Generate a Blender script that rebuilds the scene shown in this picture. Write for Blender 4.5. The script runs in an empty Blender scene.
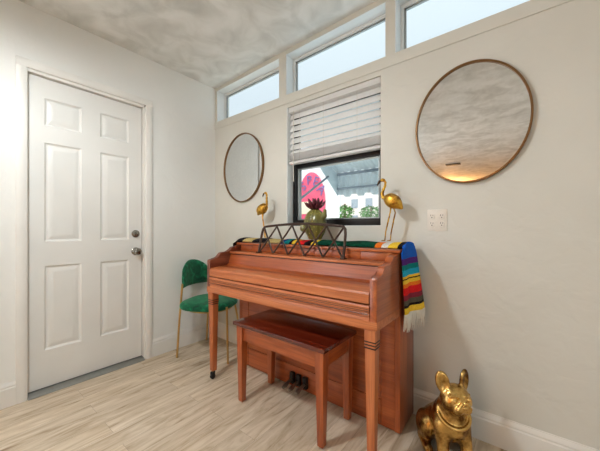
import bpy, bmesh, math, random
import numpy as np
from mathutils import Vector, Matrix
random.seed(7)
SC = bpy.context.scene
COL = SC.collection
PI = math.pi

# ------------------------------------------------------------------ materials
def new_mat(name):
    m = bpy.data.materials.new(name); m.use_nodes = True
    nt = m.node_tree
    return m, nt, nt.nodes['Principled BSDF']

def N(nt, t, **kw):
    n = nt.nodes.new(t)
    for k, v in kw.items():
        if k in n.inputs: n.inputs[k].default_value = v
        else: setattr(n, k, v)
    return n

def ramp(nt, stops, interp='LINEAR'):
    r = nt.nodes.new('ShaderNodeValToRGB'); cr = r.color_ramp; cr.interpolation = interp
    while len(cr.elements) > 1: cr.elements.remove(cr.elements[-1])
    cr.elements[0].position = stops[0][0]; cr.elements[0].color = (*stops[0][1], 1)
    for p, c in stops[1:]:
        e = cr.elements.new(p); e.color = (*c, 1)
    return r

def srgb(r, g, b):
    f = lambda v: (v/255)/12.92 if v/255 <= .04045 else (((v/255)+.055)/1.055)**2.4
    return (f(r), f(g), f(b))

def coords(nt, scale=(1, 1, 1), kind='Object', rot=(0, 0, 0)):
    tc = nt.nodes.new('ShaderNodeTexCoord')
    mp = nt.nodes.new('ShaderNodeMapping'); mp.inputs['Scale'].default_value = scale
    mp.inputs['Rotation'].default_value = rot
    nt.links.new(tc.outputs[kind], mp.inputs['Vector'])
    return mp.outputs['Vector']

def plain(name, col, rough=.5, metal=0, spec=.5, bump=0, bscale=60, coat=0, trans=0):
    m, nt, b = new_mat(name)
    b.inputs['Base Color'].default_value = (*col, 1)
    b.inputs['Roughness'].default_value = rough
    b.inputs['Metallic'].default_value = metal
    b.inputs['Specular IOR Level'].default_value = spec
    if coat: b.inputs['Coat Weight'].default_value = coat; b.inputs['Coat Roughness'].default_value = .12
    v = coords(nt)
    nz = N(nt, 'ShaderNodeTexNoise', Scale=bscale, Detail=4.0)
    nt.links.new(v, nz.inputs['Vector'])
    # slight natural colour variation
    mx = nt.nodes.new('ShaderNodeMix'); mx.data_type = 'RGBA'
    mx.inputs['A'].default_value = (*[c*.9 for c in col], 1); mx.inputs['B'].default_value = (*[min(1, c*1.08) for c in col], 1)
    nt.links.new(nz.outputs['Fac'], mx.inputs['Factor']); nt.links.new(mx.outputs['Result'], b.inputs['Base Color'])
    if bump:
        bp = N(nt, 'ShaderNodeBump', Strength=bump, Distance=.004)
        nt.links.new(nz.outputs['Fac'], bp.inputs['Height']); nt.links.new(bp.outputs['Normal'], b.inputs['Normal'])
    return m

def plaster(name, c1, c2, bump=.26, scale=8):
    m, nt, b = new_mat(name)
    v = coords(nt)
    n1 = N(nt, 'ShaderNodeTexNoise', Scale=1.6, Detail=3.0); nt.links.new(v, n1.inputs['Vector'])
    r = ramp(nt, [(.35, c1), (.65, c2)]); nt.links.new(n1.outputs['Fac'], r.inputs['Fac'])
    nt.links.new(r.outputs['Color'], b.inputs['Base Color'])
    b.inputs['Roughness'].default_value = .62
    b.inputs['Specular IOR Level'].default_value = .3
    # trowel marks: soft ridges
    n2 = N(nt, 'ShaderNodeTexNoise', Scale=float(scale), Detail=3.0, Roughness=.45, Distortion=.5); nt.links.new(v, n2.inputs['Vector'])
    r2 = ramp(nt, [(.42, (0, 0, 0)), (.55, (.7, .7, .7)), (.62, (1, 1, 1))]); nt.links.new(n2.outputs['Fac'], r2.inputs['Fac'])
    n3 = N(nt, 'ShaderNodeTexNoise', Scale=70.0, Detail=2.0); nt.links.new(v, n3.inputs['Vector'])
    ad = N(nt, 'ShaderNodeMath', operation='MULTIPLY_ADD'); ad.inputs[1].default_value = .16
    nt.links.new(n3.outputs['Fac'], ad.inputs[0]); nt.links.new(r2.outputs['Color'], ad.inputs[2])
    bp = N(nt, 'ShaderNodeBump', Strength=bump, Distance=.006)
    nt.links.new(ad.outputs[0], bp.inputs['Height']); nt.links.new(bp.outputs['Normal'], b.inputs['Normal'])
    return m

def wood(name, axis, dark, mid, light, rough=.32, coat=.35, freq=1.0):
    m, nt, b = new_mat(name)
    s = [26*freq, 26*freq, 26*freq]; s['xyz'.index(axis)] = 1.3*freq
    v = coords(nt, s)
    n1 = N(nt, 'ShaderNodeTexNoise', Scale=1.0, Detail=6.0, Roughness=.6, Distortion=.6); nt.links.new(v, n1.inputs['Vector'])
    r = ramp(nt, [(.20, dark), (.5, mid), (.80, light)]); nt.links.new(n1.outputs['Fac'], r.inputs['Fac'])
    s2 = [170*freq]*3; s2['xyz'.index(axis)] = 5*freq
    v2 = coords(nt, s2)
    n2 = N(nt, 'ShaderNodeTexNoise', Scale=1.0, Detail=3.0); nt.links.new(v2, n2.inputs['Vector'])
    r2 = ramp(nt, [(.36, (.55, .5, .48)), (.52, (1, 1, 1))]); nt.links.new(n2.outputs['Fac'], r2.inputs['Fac'])
    mx = nt.nodes.new('ShaderNodeMix'); mx.data_type = 'RGBA'; mx.blend_type = 'MULTIPLY'; mx.inputs['Factor'].default_value = .45
    nt.links.new(r.outputs['Color'], mx.inputs['A']); nt.links.new(r2.outputs['Color'], mx.inputs['B'])
    nt.links.new(mx.outputs['Result'], b.inputs['Base Color'])
    b.inputs['Roughness'].default_value = rough
    b.inputs['Coat Weight'].default_value = coat; b.inputs['Coat Roughness'].default_value = .1
    return m

def gold(name, base, dark, rough=.3, scale=14, metal=.95):
    m, nt, b = new_mat(name)
    v = coords(nt)
    n1 = N(nt, 'ShaderNodeTexNoise', Scale=float(scale), Detail=4.0, Roughness=.6); nt.links.new(v, n1.inputs['Vector'])
    r = ramp(nt, [(.40, dark), (.56, base)]); nt.links.new(n1.outputs['Fac'], r.inputs['Fac'])
    nt.links.new(r.outputs['Color'], b.inputs['Base Color'])
    b.inputs['Metallic'].default_value = metal; b.inputs['Roughness'].default_value = rough
    bp = N(nt, 'ShaderNodeBump', Strength=.25, Distance=.003)
    nt.links.new(n1.outputs['Fac'], bp.inputs['Height']); nt.links.new(bp.outputs['Normal'], b.inputs['Normal'])
    return m

def floor_mat():
    m, nt, b = new_mat('pale_plank_floor')
    v = coords(nt, (1, 1, 1), rot=(0, 0, PI/2))
    br = nt.nodes.new('ShaderNodeTexBrick'); br.offset = .37; br.offset_frequency = 2
    for k, val in {'Scale': 1.0, 'Mortar Size': .0007, 'Mortar Smooth': .2, 'Brick Width': 1.15, 'Row Height': .125, 'Bias': 0.0}.items(): br.inputs[k].default_value = val
    br.inputs['Color1'].default_value = (0, 0, 0, 1); br.inputs['Color2'].default_value = (1, 1, 1, 1); br.inputs['Mortar'].default_value = (.5, .5, .5, 1)
    nt.links.new(v, br.inputs['Vector'])
    # per-plank shift of the grain
    v2 = coords(nt, (22, 2.8, 1))
    sh = nt.nodes.new('ShaderNodeVectorMath'); sh.operation = 'MULTIPLY_ADD'
    sh.inputs[1].default_value = (31, 17, 9)
    nt.links.new(br.outputs['Color'], sh.inputs[0]); nt.links.new(v2, sh.inputs[2])
    n1 = N(nt, 'ShaderNodeTexNoise', Scale=1.0, Detail=7.0, Roughness=.62, Distortion=1.0); nt.links.new(sh.outputs[0], n1.inputs['Vector'])
    r = ramp(nt, [(.30, srgb(146, 122, 96)), (.42, srgb(192, 173, 147)), (.56, srgb(213, 197, 175)), (.75, srgb(229, 217, 199))])
    nt.links.new(n1.outputs['Fac'], r.inputs['Fac'])
    r2 = ramp(nt, [(0, (.93, .92, .91)), (1, (1.05, 1.05, 1.04))]); nt.links.new(br.outputs['Color'], r2.inputs['Fac'])
    mx = nt.nodes.new('ShaderNodeMix'); mx.data_type = 'RGBA'; mx.blend_type = 'MULTIPLY'; mx.inputs['Factor'].default_value = 1
    nt.links.new(r.outputs['Color'], mx.inputs['A']); nt.links.new(r2.outputs['Color'], mx.inputs['B'])
    m2 = nt.nodes.new('ShaderNodeMix'); m2.data_type = 'RGBA'
    m2.inputs['B'].default_value = (*srgb(150, 130, 108), 1)
    nt.links.new(br.outputs['Fac'], m2.inputs['Factor']); nt.links.new(mx.outputs['Result'], m2.inputs['A'])
    nt.links.new(m2.outputs['Result'], b.inputs['Base Color'])
    b.inputs['Roughness'].default_value = .42; b.inputs['Specular IOR Level'].default_value = .35
    bp = N(nt, 'ShaderNodeBump', Strength=.15, Distance=.002)
    nt.links.new(n1.outputs['Fac'], bp.inputs['Height']); nt.links.new(bp.outputs['Normal'], b.inputs['Normal'])
    return m

def ceiling_mat():
    m, nt, b = new_mat('mottled_ceiling_plaster')
    v = coords(nt)
    n0 = N(nt, 'ShaderNodeTexNoise', Scale=5.0, Detail=4.0, Roughness=.5, Distortion=.7); nt.links.new(v, n0.inputs['Vector'])
    r = ramp(nt, [(.30, srgb(204, 205, 202)), (.45, srgb(219, 220, 217)), (.58, srgb(231, 232, 230)), (.7, srgb(237, 238, 237))])
    nt.links.new(n0.outputs['Fac'], r.inputs['Fac'])
    nt.links.new(r.outputs['Color'], b.inputs['Base Color'])
    b.inputs['Roughness'].default_value = .7; b.inputs['Specular IOR Level'].default_value = .2
    n2 = N(nt, 'ShaderNodeTexNoise', Scale=14.0, Detail=3.0, Distortion=.8); nt.links.new(v, n2.inputs['Vector'])
    bp = N(nt, 'ShaderNodeBump', Strength=.07, Distance=.005)
    nt.links.new(n2.outputs['Fac'], bp.inputs['Height']); nt.links.new(bp.outputs['Normal'], b.inputs['Normal'])
    return m

def glass_mat():
    m, nt, b = new_mat('clear_glass')
    nt.nodes.remove(b)
    out = nt.nodes['Material Output']
    tr = N(nt, 'ShaderNodeBsdfTransparent'); tr.inputs['Color'].default_value = (.93, .97, .98, 1)
    gl = N(nt, 'ShaderNodeBsdfGlossy', Roughness=.02)
    lw = N(nt, 'ShaderNodeLayerWeight', Blend=.5)
    pw = N(nt, 'ShaderNodeMath', operation='POWER'); pw.inputs[1].default_value = 5.0; nt.links.new(lw.outputs['Facing'], pw.inputs[0])
    fr = N(nt, 'ShaderNodeMath', operation='MULTIPLY_ADD'); fr.inputs[1].default_value = .5; fr.inputs[2].default_value = .02; nt.links.new(pw.outputs[0], fr.inputs[0])
    mx = N(nt, 'ShaderNodeMixShader')
    nt.links.new(fr.outputs[0], mx.inputs[0]); nt.links.new(tr.outputs[0], mx.inputs[1]); nt.links.new(gl.outputs[0], mx.inputs[2])
    nt.links.new(mx.outputs[0], out.inputs['Surface'])
    return m

def slat_mat():
    m, nt, b = new_mat('white_blind_slat')
    out = nt.nodes['Material Output']
    b.inputs['Base Color'].default_value = (*srgb(236, 234, 230), 1); b.inputs['Roughness'].default_value = .45
    v = coords(nt, (3, 60, 60)); nz = N(nt, 'ShaderNodeTexNoise', Scale=1.0, Detail=3.0); nt.links.new(v, nz.inputs['Vector'])
    r = ramp(nt, [(.3, srgb(240, 239, 237)), (.7, srgb(248, 248, 247))]); nt.links.new(nz.outputs['Fac'], r.inputs['Fac'])
    nt.links.new(r.outputs['Color'], b.inputs['Base Color'])
    tl = N(nt, 'ShaderNodeBsdfTranslucent'); tl.inputs['Color'].default_value = (.86, .86, .86, 1)
    mx = N(nt, 'ShaderNodeMixShader'); mx.inputs[0].default_value = .38
    nt.links.new(b.outputs[0], mx.inputs[1]); nt.links.new(tl.outputs[0], mx.inputs[2]); nt.links.new(mx.outputs[0], out.inputs['Surface'])
    return m

def velvet_mat():
    m, nt, b = new_mat('green_velvet')
    v = coords(nt); n1 = N(nt, 'ShaderNodeTexNoise', Scale=16.0, Detail=4.0, Distortion=1.0); nt.links.new(v, n1.inputs['Vector'])
    r = ramp(nt, [(.35, srgb(0, 46, 30)), (.52, srgb(3, 82, 52)), (.68, srgb(22, 118, 78))]); nt.links.new(n1.outputs['Fac'], r.inputs['Fac'])
    nt.links.new(r.outputs['Color'], b.inputs['Base Color'])
    b.inputs['Roughness'].default_value = .75
    b.inputs['Sheen Weight'].default_value = .45; b.inputs['Sheen Tint'].default_value = (.25, .8, .5, 1)
    b.inputs['Specular IOR Level'].default_value = .2
    return m

def serape_mat():
    m, nt, b = new_mat('striped_serape_wool')
    uv = nt.nodes.new('ShaderNodeUVMap'); uv.uv_map = 'UVMap'
    sp = nt.nodes.new('ShaderNodeSeparateXYZ'); nt.links.new(uv.outputs['UV'], sp.inputs[0])
    S = SERAPE_STOPS
    r = ramp(nt, S, 'CONSTANT')
    wob = N(nt, 'ShaderNodeTexNoise', Scale=40.0, Detail=2.0); nt.links.new(uv.outputs['UV'], wob.inputs['Vector'])
    ma = N(nt, 'ShaderNodeMath', operation='MULTIPLY_ADD'); ma.inputs[1].default_value = .004
    nt.links.new(wob.outputs['Fac'], ma.inputs[0]); nt.links.new(sp.outputs['X'], ma.inputs[2])
    nt.links.new(ma.outputs[0], r.inputs['Fac'])
    wv = N(nt, 'ShaderNodeTexNoise', Scale=220.0, Detail=2.0); nt.links.new(uv.outputs['UV'], wv.inputs['Vector'])
    mx = nt.nodes.new('ShaderNodeMix'); mx.data_type = 'RGBA'; mx.blend_type = 'MULTIPLY'; mx.inputs['Factor'].default_value = .5
    r2 = ramp(nt, [(.3, (.55, .55, .55)), (.6, (1.15, 1.15, 1.15))]); nt.links.new(wv.outputs['Fac'], r2.inputs['Fac'])
    nt.links.new(r.outputs['Color'], mx.inputs['A']); nt.links.new(r2.outputs['Color'], mx.inputs['B'])
    nt.links.new(mx.outputs['Result'], b.inputs['Base Color'])
    b.inputs['Roughness'].default_value = .9; b.inputs['Specular IOR Level'].default_value = .1
    bp = N(nt, 'ShaderNodeBump', Strength=.5, Distance=.003)
    nt.links.new(wv.outputs['Fac'], bp.inputs['Height']); nt.links.new(bp.outputs['Normal'], b.inputs['Normal'])
    return m

def cactus_mat():
    m, nt, b = new_mat('speckled_green_glaze')
    v = coords(nt); vo = N(nt, 'ShaderNodeTexVoronoi', Scale=55.0); nt.links.new(v, vo.inputs['Vector'])
    nz = N(nt, 'ShaderNodeTexNoise', Scale=12.0, Detail=3.0); nt.links.new(v, nz.inputs['Vector'])
    r0 = ramp(nt, [(.35, srgb(78, 78, 34)), (.6, srgb(124, 118, 56))]); nt.links.new(nz.outputs['Fac'], r0.inputs['Fac'])
    r = ramp(nt, [(.0, (1, 1, 1)), (.16, (1, 1, 1)), (.24, (0, 0, 0))]); nt.links.new(vo.outputs['Distance'], r.inputs['Fac'])
    mx = nt.nodes.new('ShaderNodeMix'); mx.data_type = 'RGBA'; mx.inputs['B'].default_value = (*srgb(196, 184, 92), 1)
    nt.links.new(r.outputs['Color'], mx.inputs['Factor']); nt.links.new(r0.outputs['Color'], mx.inputs['A'])
    nt.links.new(mx.outputs['Result'], b.inputs['Base Color']); b.inputs['Roughness'].default_value = .3
    return m

# stripes of the serape along its length (0 = left end, 1 = end of the draped side)
C_ = {k: srgb(*v) for k, v in dict(black=(24, 22, 26), tan=(196, 172, 112), blue=(28, 92, 190), teal=(10, 120, 120), cyan=(36, 160, 196),
      purple=(84, 40, 120), yellow=(236, 196, 60), orange=(236, 120, 36), red=(222, 36, 40), maroon=(130, 44, 60), olive=(86, 84, 70),
      green=(6, 66, 48), white=(226, 222, 214), navy=(20, 44, 96)).items()}
L_TOP0, L_TOP1 = .05, 1.335          # length on the left drop / where the top ends
L_ALL = 1.672
SERAPE_STOPS = None
def set_stops():
    global SERAPE_STOPS
    T = lambda x: (L_TOP0 + (x - .655)) / L_ALL      # x on the top of the piano
    D = lambda d: (L_TOP1 + d) / L_ALL              # d metres below the edge
    SERAPE_STOPS = [(0, C_['black']), (T(.705), C_['tan']), (T(.775), C_['black']), (T(.93), C_['tan']), (T(1.075), C_['navy']), (T(1.12), C_['teal']),
        (T(1.165), C_['black']), (T(1.19), C_['yellow']), (T(1.225), C_['orange']), (T(1.25), C_['red']), (T(1.30), C_['black']), (T(1.355), C_['yellow']),
        (T(1.39), C_['green']), (T(1.785), C_['orange']), (T(1.825), C_['white']), (T(1.86), C_['yellow']), (T(1.915), C_['black']),
        (D(-.014), C_['blue']), (D(.046), C_['purple']), (D(.076), C_['teal']), (D(.106), C_['cyan']), (D(.138), C_['yellow']), (D(.151), C_['black']), (D(.160), C_['yellow']),
        (D(.176), C_['orange']), (D(.199), C_['red']), (D(.238), C_['maroon']), (D(.262), C_['olive']), (D(.285), C_['black']), (D(.304), C_['yellow'])]
set_stops()

M = {}
M['wall'] = plaster('warm_white_plaster', srgb(207, 206, 197), srgb(213, 212, 204))
M['wall_side'] = plaster('cool_white_plaster', srgb(228, 228, 223), srgb(232, 232, 228), bump=.22, scale=7)
M['ceiling'] = ceiling_mat()
M['floor'] = floor_mat()
M['trim'] = plain('white_trim_paint', srgb(228, 226, 220), .4, bscale=4)
M['door'] = plain('white_door_paint', srgb(224, 223, 218), .38, bscale=3)
M['vinyl'] = plain('white_window_vinyl', srgb(226, 230, 230), .4, bscale=5)
M['greyframe'] = plain('grey_aluminium', srgb(150, 156, 156), .4, metal=.4)
M['black'] = plain('black_window_metal', srgb(20, 19, 20), .4, spec=.25)
M['steel'] = plain('threshold_metal', srgb(150, 152, 148), .4, metal=.8)
M['chrome'] = plain('dark_chrome', srgb(150, 146, 138), .16, metal=1)
M['mirror'] = plain('mirror_silver', (.80, .82, .82), .0, metal=1); 
M['mframe'] = plain('antique_brass_frame', srgb(126, 94, 60), .38, metal=.7)
M['glass'] = glass_mat()
M['slat'] = slat_mat()
M['cord'] = plain('white_cord', srgb(225, 222, 214), .7)
wd = dict(dark=srgb(104, 42, 16), mid=srgb(160, 78, 34), light=srgb(190, 104, 52))
M['wood_x'] = wood('reddish_walnut_lengthwise', 'x', **wd)
M['wood_y'] = wood('reddish_walnut_crosswise', 'y', **wd)
M['wood_z'] = wood('reddish_walnut_upright', 'z', **wd)
lt = dict(dark=srgb(142, 74, 36), mid=srgb(184, 104, 58), light=srgb(206, 130, 82), rough=.4, coat=.15)
lq = wood('shade_darkened_cheek', 'y', srgb(70, 28, 16), srgb(112, 54, 32), srgb(140, 76, 48), rough=.38)  # left cheek only: its shade is painted in as a darker walnut
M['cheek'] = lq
M['woodl_z'] = wood('faded_walnut_upright', 'z', **lt)
M['woodl_x'] = wood('faded_walnut_lengthwise', 'x', **lt)
M['woodb_x'] = wood('polished_mahogany', 'x', srgb(44, 12, 6), srgb(92, 28, 14), srgb(132, 50, 26), rough=.18, coat=.7)
M['ebony'] = plain('dark_ring_stain', srgb(40, 22, 16), .4)
M['iron'] = plain('dark_bronze_rack', srgb(66, 48, 40), .42, metal=.4)
M['brass'] = gold('aged_brass', srgb(190, 150, 90), srgb(120, 84, 44), .3)
M['pedal'] = plain('black_iron_pedal', srgb(38, 32, 30), .35, metal=.6)
M['pedalm'] = plain('worn_pedal_metal', srgb(150, 140, 128), .28, metal=.9)
M['rubber'] = plain('black_caster', srgb(24, 22, 22), .5)
M['velvet'] = velvet_mat()
M['chairgold'] = plain('brushed_gold_leg', srgb(196, 164, 104), .3, metal=.9)
M['dog'] = gold('antique_gold_leaf', srgb(222, 182, 108), srgb(110, 74, 32), .27, 11)
M['flam'] = gold('gold_painted_bird', srgb(214, 168, 66), srgb(140, 94, 30), .33, 30, metal=.8)
M['beak'] = plain('dark_beak', srgb(60, 40, 24), .4, metal=.4)
M['serape'] = serape_mat()
M['fringe'] = plain('white_fringe', srgb(222, 216, 204), .9)
M['cactus'] = cactus_mat()
M['succ'] = plain('burgundy_succulent', srgb(92, 32, 44), .45, bscale=30)
M['succ_stem'] = plain('dark_soil', srgb(50, 40, 30), .9)
M['plastic'] = plain('ivory_plastic', srgb(224, 218, 208), .35)
M['slot'] = plain('dark_slot', srgb(60, 52, 48), .6)
M['outwall'] = plain('white_stucco', srgb(238, 238, 238), .8)
M['ground'] = plain('pale_concrete', srgb(205, 202, 196), .9, bscale=2)
M['awning'] = plain('pale_blue_awning_metal', srgb(214, 230, 240), .5, bscale=4)
M['awning_bar'] = plain('grey_blue_bar', srgb(120, 138, 154), .5)
M['signpink'] = plain('pink_sign_paint', srgb(226, 84, 116), .5, bscale=3)
M['signcream'] = plain('cream_sign_paint', srgb(242, 226, 196), .5)
M['signtext'] = plain('lilac_lettering', srgb(120, 104, 160), .5)
M['leaf'] = plain('tree_leaf_green', srgb(88, 136, 62), .7, bscale=3)
M['bark'] = plain('tree_bark', srgb(110, 90, 70), .9)
M['farwall'] = plain('pale_far_wall', srgb(232, 220, 212), .9)
M['farglass'] = plain('far_window_glass', srgb(150, 160, 170), .3)
M['vent'] = plain('dark_vent', srgb(66, 56, 50), .6)

# ------------------------------------------------------------------ objects
def tag(o, label=None, cat=None, group=None, kind=None):
    if label: o['label'] = label
    if cat: o['category'] = cat
    if group: o['group'] = group
    if kind: o['kind'] = kind
    return o

def thing(name, label, cat, loc=(0, 0, 0), rz=0, group=None):
    o = bpy.data.objects.new(name, None); COL.objects.link(o)
    o.location = loc; o.rotation_euler = (0, 0, rz); o.empty_display_size = .1
    o['_o'] = list(loc)
    return tag(o, label, cat, group)

def root_of(o):
    while o.parent: o = o.parent
    return o

class MB:
    """collects shapes in world (or the thing's local) coordinates and links them as ONE mesh object"""
    def __init__(s): s.bm = bmesh.new()
    def box(s, x0, x1, y0, y1, z0, z1, bev=0, seg=2):
        r = bmesh.ops.create_cube(s.bm, size=1)
        for v in r['verts']:
            v.co = Vector(((x0+x1)/2+v.co.x*(x1-x0), (y0+y1)/2+v.co.y*(y1-y0), (z0+z1)/2+v.co.z*(z1-z0)))
        if bev:
            ed = list({e for v in r['verts'] for e in v.link_edges})
            bmesh.ops.bevel(s.bm, geom=ed, offset=bev, segments=seg, affect='EDGES', profile=.6)
        return s
    def loft(s, rings, close=True, cap=True):
        vs = [[s.bm.verts.new(p) for p in r] for r in rings]
        n = len(vs[0])
        for a, b in zip(vs, vs[1:]):
            for i in range(n if close else n-1):
                j = (i+1) % n
                s.bm.faces.new((a[i], a[j], b[j], b[i]))
        if cap and close:
            s.bm.faces.new(list(reversed(vs[0]))); s.bm.faces.new(vs[-1])
        return s
    def prism(s, pts, axis, a, b, bev=0):
        f = {'x': lambda p, t: (t, p[0], p[1]), 'y': lambda p, t: (p[0], t, p[1]), 'z': lambda p, t: (p[0], p[1], t)}[axis]
        v0 = [s.bm.verts.new(f(p, a)) for p in pts]; v1 = [s.bm.verts.new(f(p, b)) for p in pts]
        n = len(pts); fs = []
        fs.append(s.bm.faces.new(list(reversed(v0)))); fs.append(s.bm.faces.new(v1))
        for i in range(n):
            j = (i+1) % n; fs.append(s.bm.faces.new((v0[i], v0[j], v1[j], v1[i])))
        if bev:
            cap = set(fs[:2]); ed = list({e for q in cap for e in q.edges})
            bmesh.ops.bevel(s.bm, geom=ed, offset=bev, segments=2, affect='EDGES', profile=.6)
        return s
    def tube(s, path, r, n=10, closed=False):
        P = [Vector(p) for p in path]; R = r if isinstance(r, (list, tuple)) else [r]*len(P)
        rings = []; up = None; L = len(P)
        for i, p in enumerate(P):
            a = P[i-1] if (i > 0 or closed) else p; b = P[(i+1) % L] if (i < L-1 or closed) else p
            t = (b-a).normalized()
            if up is None:
                up = Vector((0, 0, 1)) if abs(t.z) < .9 else Vector((1, 0, 0))
            u = (up - t*up.dot(t)).normalized(); w = t.cross(u); up = u
            rings.append([p + (u*math.cos(2*PI*k/n) + w*math.sin(2*PI*k/n))*R[i] for k in range(n)])
        if closed: rings.append(rings[0])
        if closed:
            vs = [[s.bm.verts.new(q) for q in rr] for rr in rings[:-1]]
            for i in range(L):
                a, b = vs[i], vs[(i+1) % L]
                for k in range(n):
                    j = (k+1) % n; s.bm.faces.new((a[k], a[j], b[j], b[k]))
            return s
        return s.loft(rings)
    def lathe(s, prof, c=(0, 0, 0), n=24, axis='z', sx=1, sy=1):
        rings = []
        for r, h in prof:
            ring = []
            for k in range(n):
                ca, sa = math.cos(2*PI*k/n)*max(r, 1e-5)*sx, math.sin(2*PI*k/n)*max(r, 1e-5)*sy
                q = {'z': (ca, sa, h), 'x': (h, ca, sa), 'y': (ca, h, sa)}[axis]
                ring.append(Vector(q)+Vector(c))
            rings.append(ring)
        return s.loft(rings)
    def ball(s, c, r, seg=16):
        rr = r if isinstance(r, (tuple, list)) else (r, r, r)
        q = bmesh.ops.create_uvsphere(s.bm, u_segments=seg, v_segments=max(6, seg//2), radius=1)
        for v in q['verts']: v.co = Vector((c[0]+v.co.x*rr[0], c[1]+v.co.y*rr[1], c[2]+v.co.z*rr[2]))
        return s
    def taper(s, cx, cy, z0, z1, h0, h1, bev=.003):
        """square post: half width h0 at z0 and h1 at z1"""
        r0 = [(cx-h0, cy-h0, z0), (cx+h0, cy-h0, z0), (cx+h0, cy+h0, z0), (cx-h0, cy+h0, z0)]
        r1 = [(cx-h1, cy-h1, z1), (cx+h1, cy-h1, z1), (cx+h1, cy+h1, z1), (cx-h1, cy+h1, z1)]
        v0 = [s.bm.verts.new(p) for p in r0]; v1 = [s.bm.verts.new(p) for p in r1]
        fs = [s.bm.faces.new(list(reversed(v0))), s.bm.faces.new(v1)]
        for i in range(4):
            j = (i+1) % 4; fs.append(s.bm.faces.new((v0[i], v0[j], v1[j], v1[i])))
        if bev: bmesh.ops.bevel(s.bm, geom=list({e for f in fs for e in f.edges}), offset=bev, segments=2, affect='EDGES', profile=.6)
        return s
    def build(s, name, mat, parent=None, local=False, smooth=35):
        bm = s.bm
        bmesh.ops.recalc_face_normals(bm, faces=bm.faces)
        if parent is not None and not local:
            o = root_of(parent).get('_o', (0, 0, 0))
            bmesh.ops.translate(bm, vec=-Vector(o), verts=bm.verts)
        me = bpy.data.meshes.new(name); bm.to_mesh(me); bm.free()
        return link_mesh(name, me, mat, parent, smooth)

def link_mesh(name, me, mat, parent=None, smooth=35):
    me.materials.append(mat)
    if smooth:
        me.polygons.foreach_set('use_smooth', [True]*len(me.polygons))
        try: me.set_sharp_from_angle(angle=math.radians(smooth))
        except Exception: pass
    ob = bpy.data.objects.new(name, me); COL.objects.link(ob)
    if parent is not None: ob.parent = parent
    return ob

def struct(name, mb, mat, smooth=35): return tag(mb.build(name, mat, smooth=smooth), kind='structure')

def centre_origin(o):
    """a single-mesh thing: put its origin at its base"""
    xs = [v.co for v in o.data.vertices]
    c = Vector(((min(v.x for v in xs)+max(v.x for v in xs))/2, (min(v.y for v in xs)+max(v.y for v in xs))/2, min(v.z for v in xs)))
    o.data.transform(Matrix.Translation(-c)); o.location = c
    return o

# ---- smooth organic shapes: signed distance field + surface nets
def smin(a, b, k):
    h = np.clip(.5+.5*(b-a)/k, 0, 1); return b*(1-h)+a*h-k*h*(1-h)
def smax(a, b, k): return -smin(-a, -b, k)
def rotm(rx=0, ry=0, rz=0):
    return np.array((Matrix.Rotation(rz, 3, 'Z') @ Matrix.Rotation(ry, 3, 'Y') @ Matrix.Rotation(rx, 3, 'X')))
def ell(P, c, r, R=None):
    q = P-np.array(c)
    if R is not None: q = q @ R
    r = np.array(r); k0 = np.sqrt(((q/r)**2).sum(-1)); k1 = np.sqrt(((q/(r*r))**2).sum(-1))
    return k0*(k0-1)/np.maximum(k1, 1e-9)
def cap(P, a, b, ra, rb=None):
    rb = ra if rb is None else rb
    a = np.array(a); b = np.array(b); ba = b-a
    h = np.clip(((P-a)@ba)/(ba@ba), 0, 1)
    return np.sqrt(((P-a-h[..., None]*ba)**2).sum(-1)) - (ra+(rb-ra)*h)
def sdf_mesh(name, fn, lo, hi, step):
    lo = np.array(lo, float); hi = np.array(hi, float)
    n = np.ceil((hi-lo)/step).astype(int)+1
    g = np.stack(np.meshgrid(*[lo[i]+step*np.arange(n[i]) for i in range(3)], indexing='ij'), -1)
    f = fn(g); ins = f < 0
    c = [np.s_[:-1], np.s_[1:]]
    cs = [(i, j, k) for i in (0, 1) for j in (0, 1) for k in (0, 1)]
    cnt = np.zeros(n-1); acc = np.zeros((*(n-1), 3))
    for a in cs:
        for ax in range(3):
            if a[ax]: continue
            b = list(a); b[ax] = 1
            A = (c[a[0]], c[a[1]], c[a[2]]); B = (c[b[0]], c[b[1]], c[b[2]])
            fa, fb = f[A], f[B]; m = ins[A] != ins[B]
            t = np.where(m, fa/np.where(m, fa-fb, 1), 0)
            acc += (g[A]+t[..., None]*(g[B]-g[A]))*m[..., None]; cnt += m
    use = cnt > 0
    idx = -np.ones(n-1, int); idx[use] = np.arange(use.sum())
    V = acc[use]/cnt[use][:, None]
    F = []
    for ax in range(3):
        sl0 = [np.s_[1:-1]]*3; sl1 = [np.s_[1:-1]]*3
        sl0[ax] = np.s_[:-1]; sl1[ax] = np.s_[1:]
        m = ins[tuple(sl0)] != ins[tuple(sl1)]
        flip = ins[tuple(sl0)]
        ii = np.argwhere(m)
        u, v = (ax+1) % 3, (ax+2) % 3
        base = ii.copy(); base[:, u] += 1; base[:, v] += 1
        def at(du, dv):
            q = base.copy(); q[:, u] -= du; q[:, v] -= dv
            return idx[q[:, 0], q[:, 1], q[:, 2]]
        quad = np.stack([at(1, 1), at(0, 1), at(0, 0), at(1, 0)], 1)
        fl = flip[m]
        quad[~fl] = quad[~fl][:, ::-1]
        F.append(quad)
    F = np.concatenate(F); F = F[(F >= 0).all(1)]
    me = bpy.data.meshes.new(name); me.from_pydata(V.tolist(), [], F.tolist()); me.update()
    return me

# ------------------------------------------------------------------ the room
CZ = lambda x: 2.478 + .022*x                       # the ceiling rises a little to the right
XR, YF = 5.2, -9.6
struct('floor', MB().box(-.16, XR+.16, YF-.16, .16, -.12, 0), M['floor'])
mb = MB(); mb.loft([[(-.2, y, CZ(-.2)), (XR+.2, y, CZ(XR+.2)), (XR+.2, y, CZ(XR+.2)+.15), (-.2, y, CZ(-.2)+.15)] for y in (YF-.2, .18)])
struct('ceiling', mb, M['ceiling'])

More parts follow.
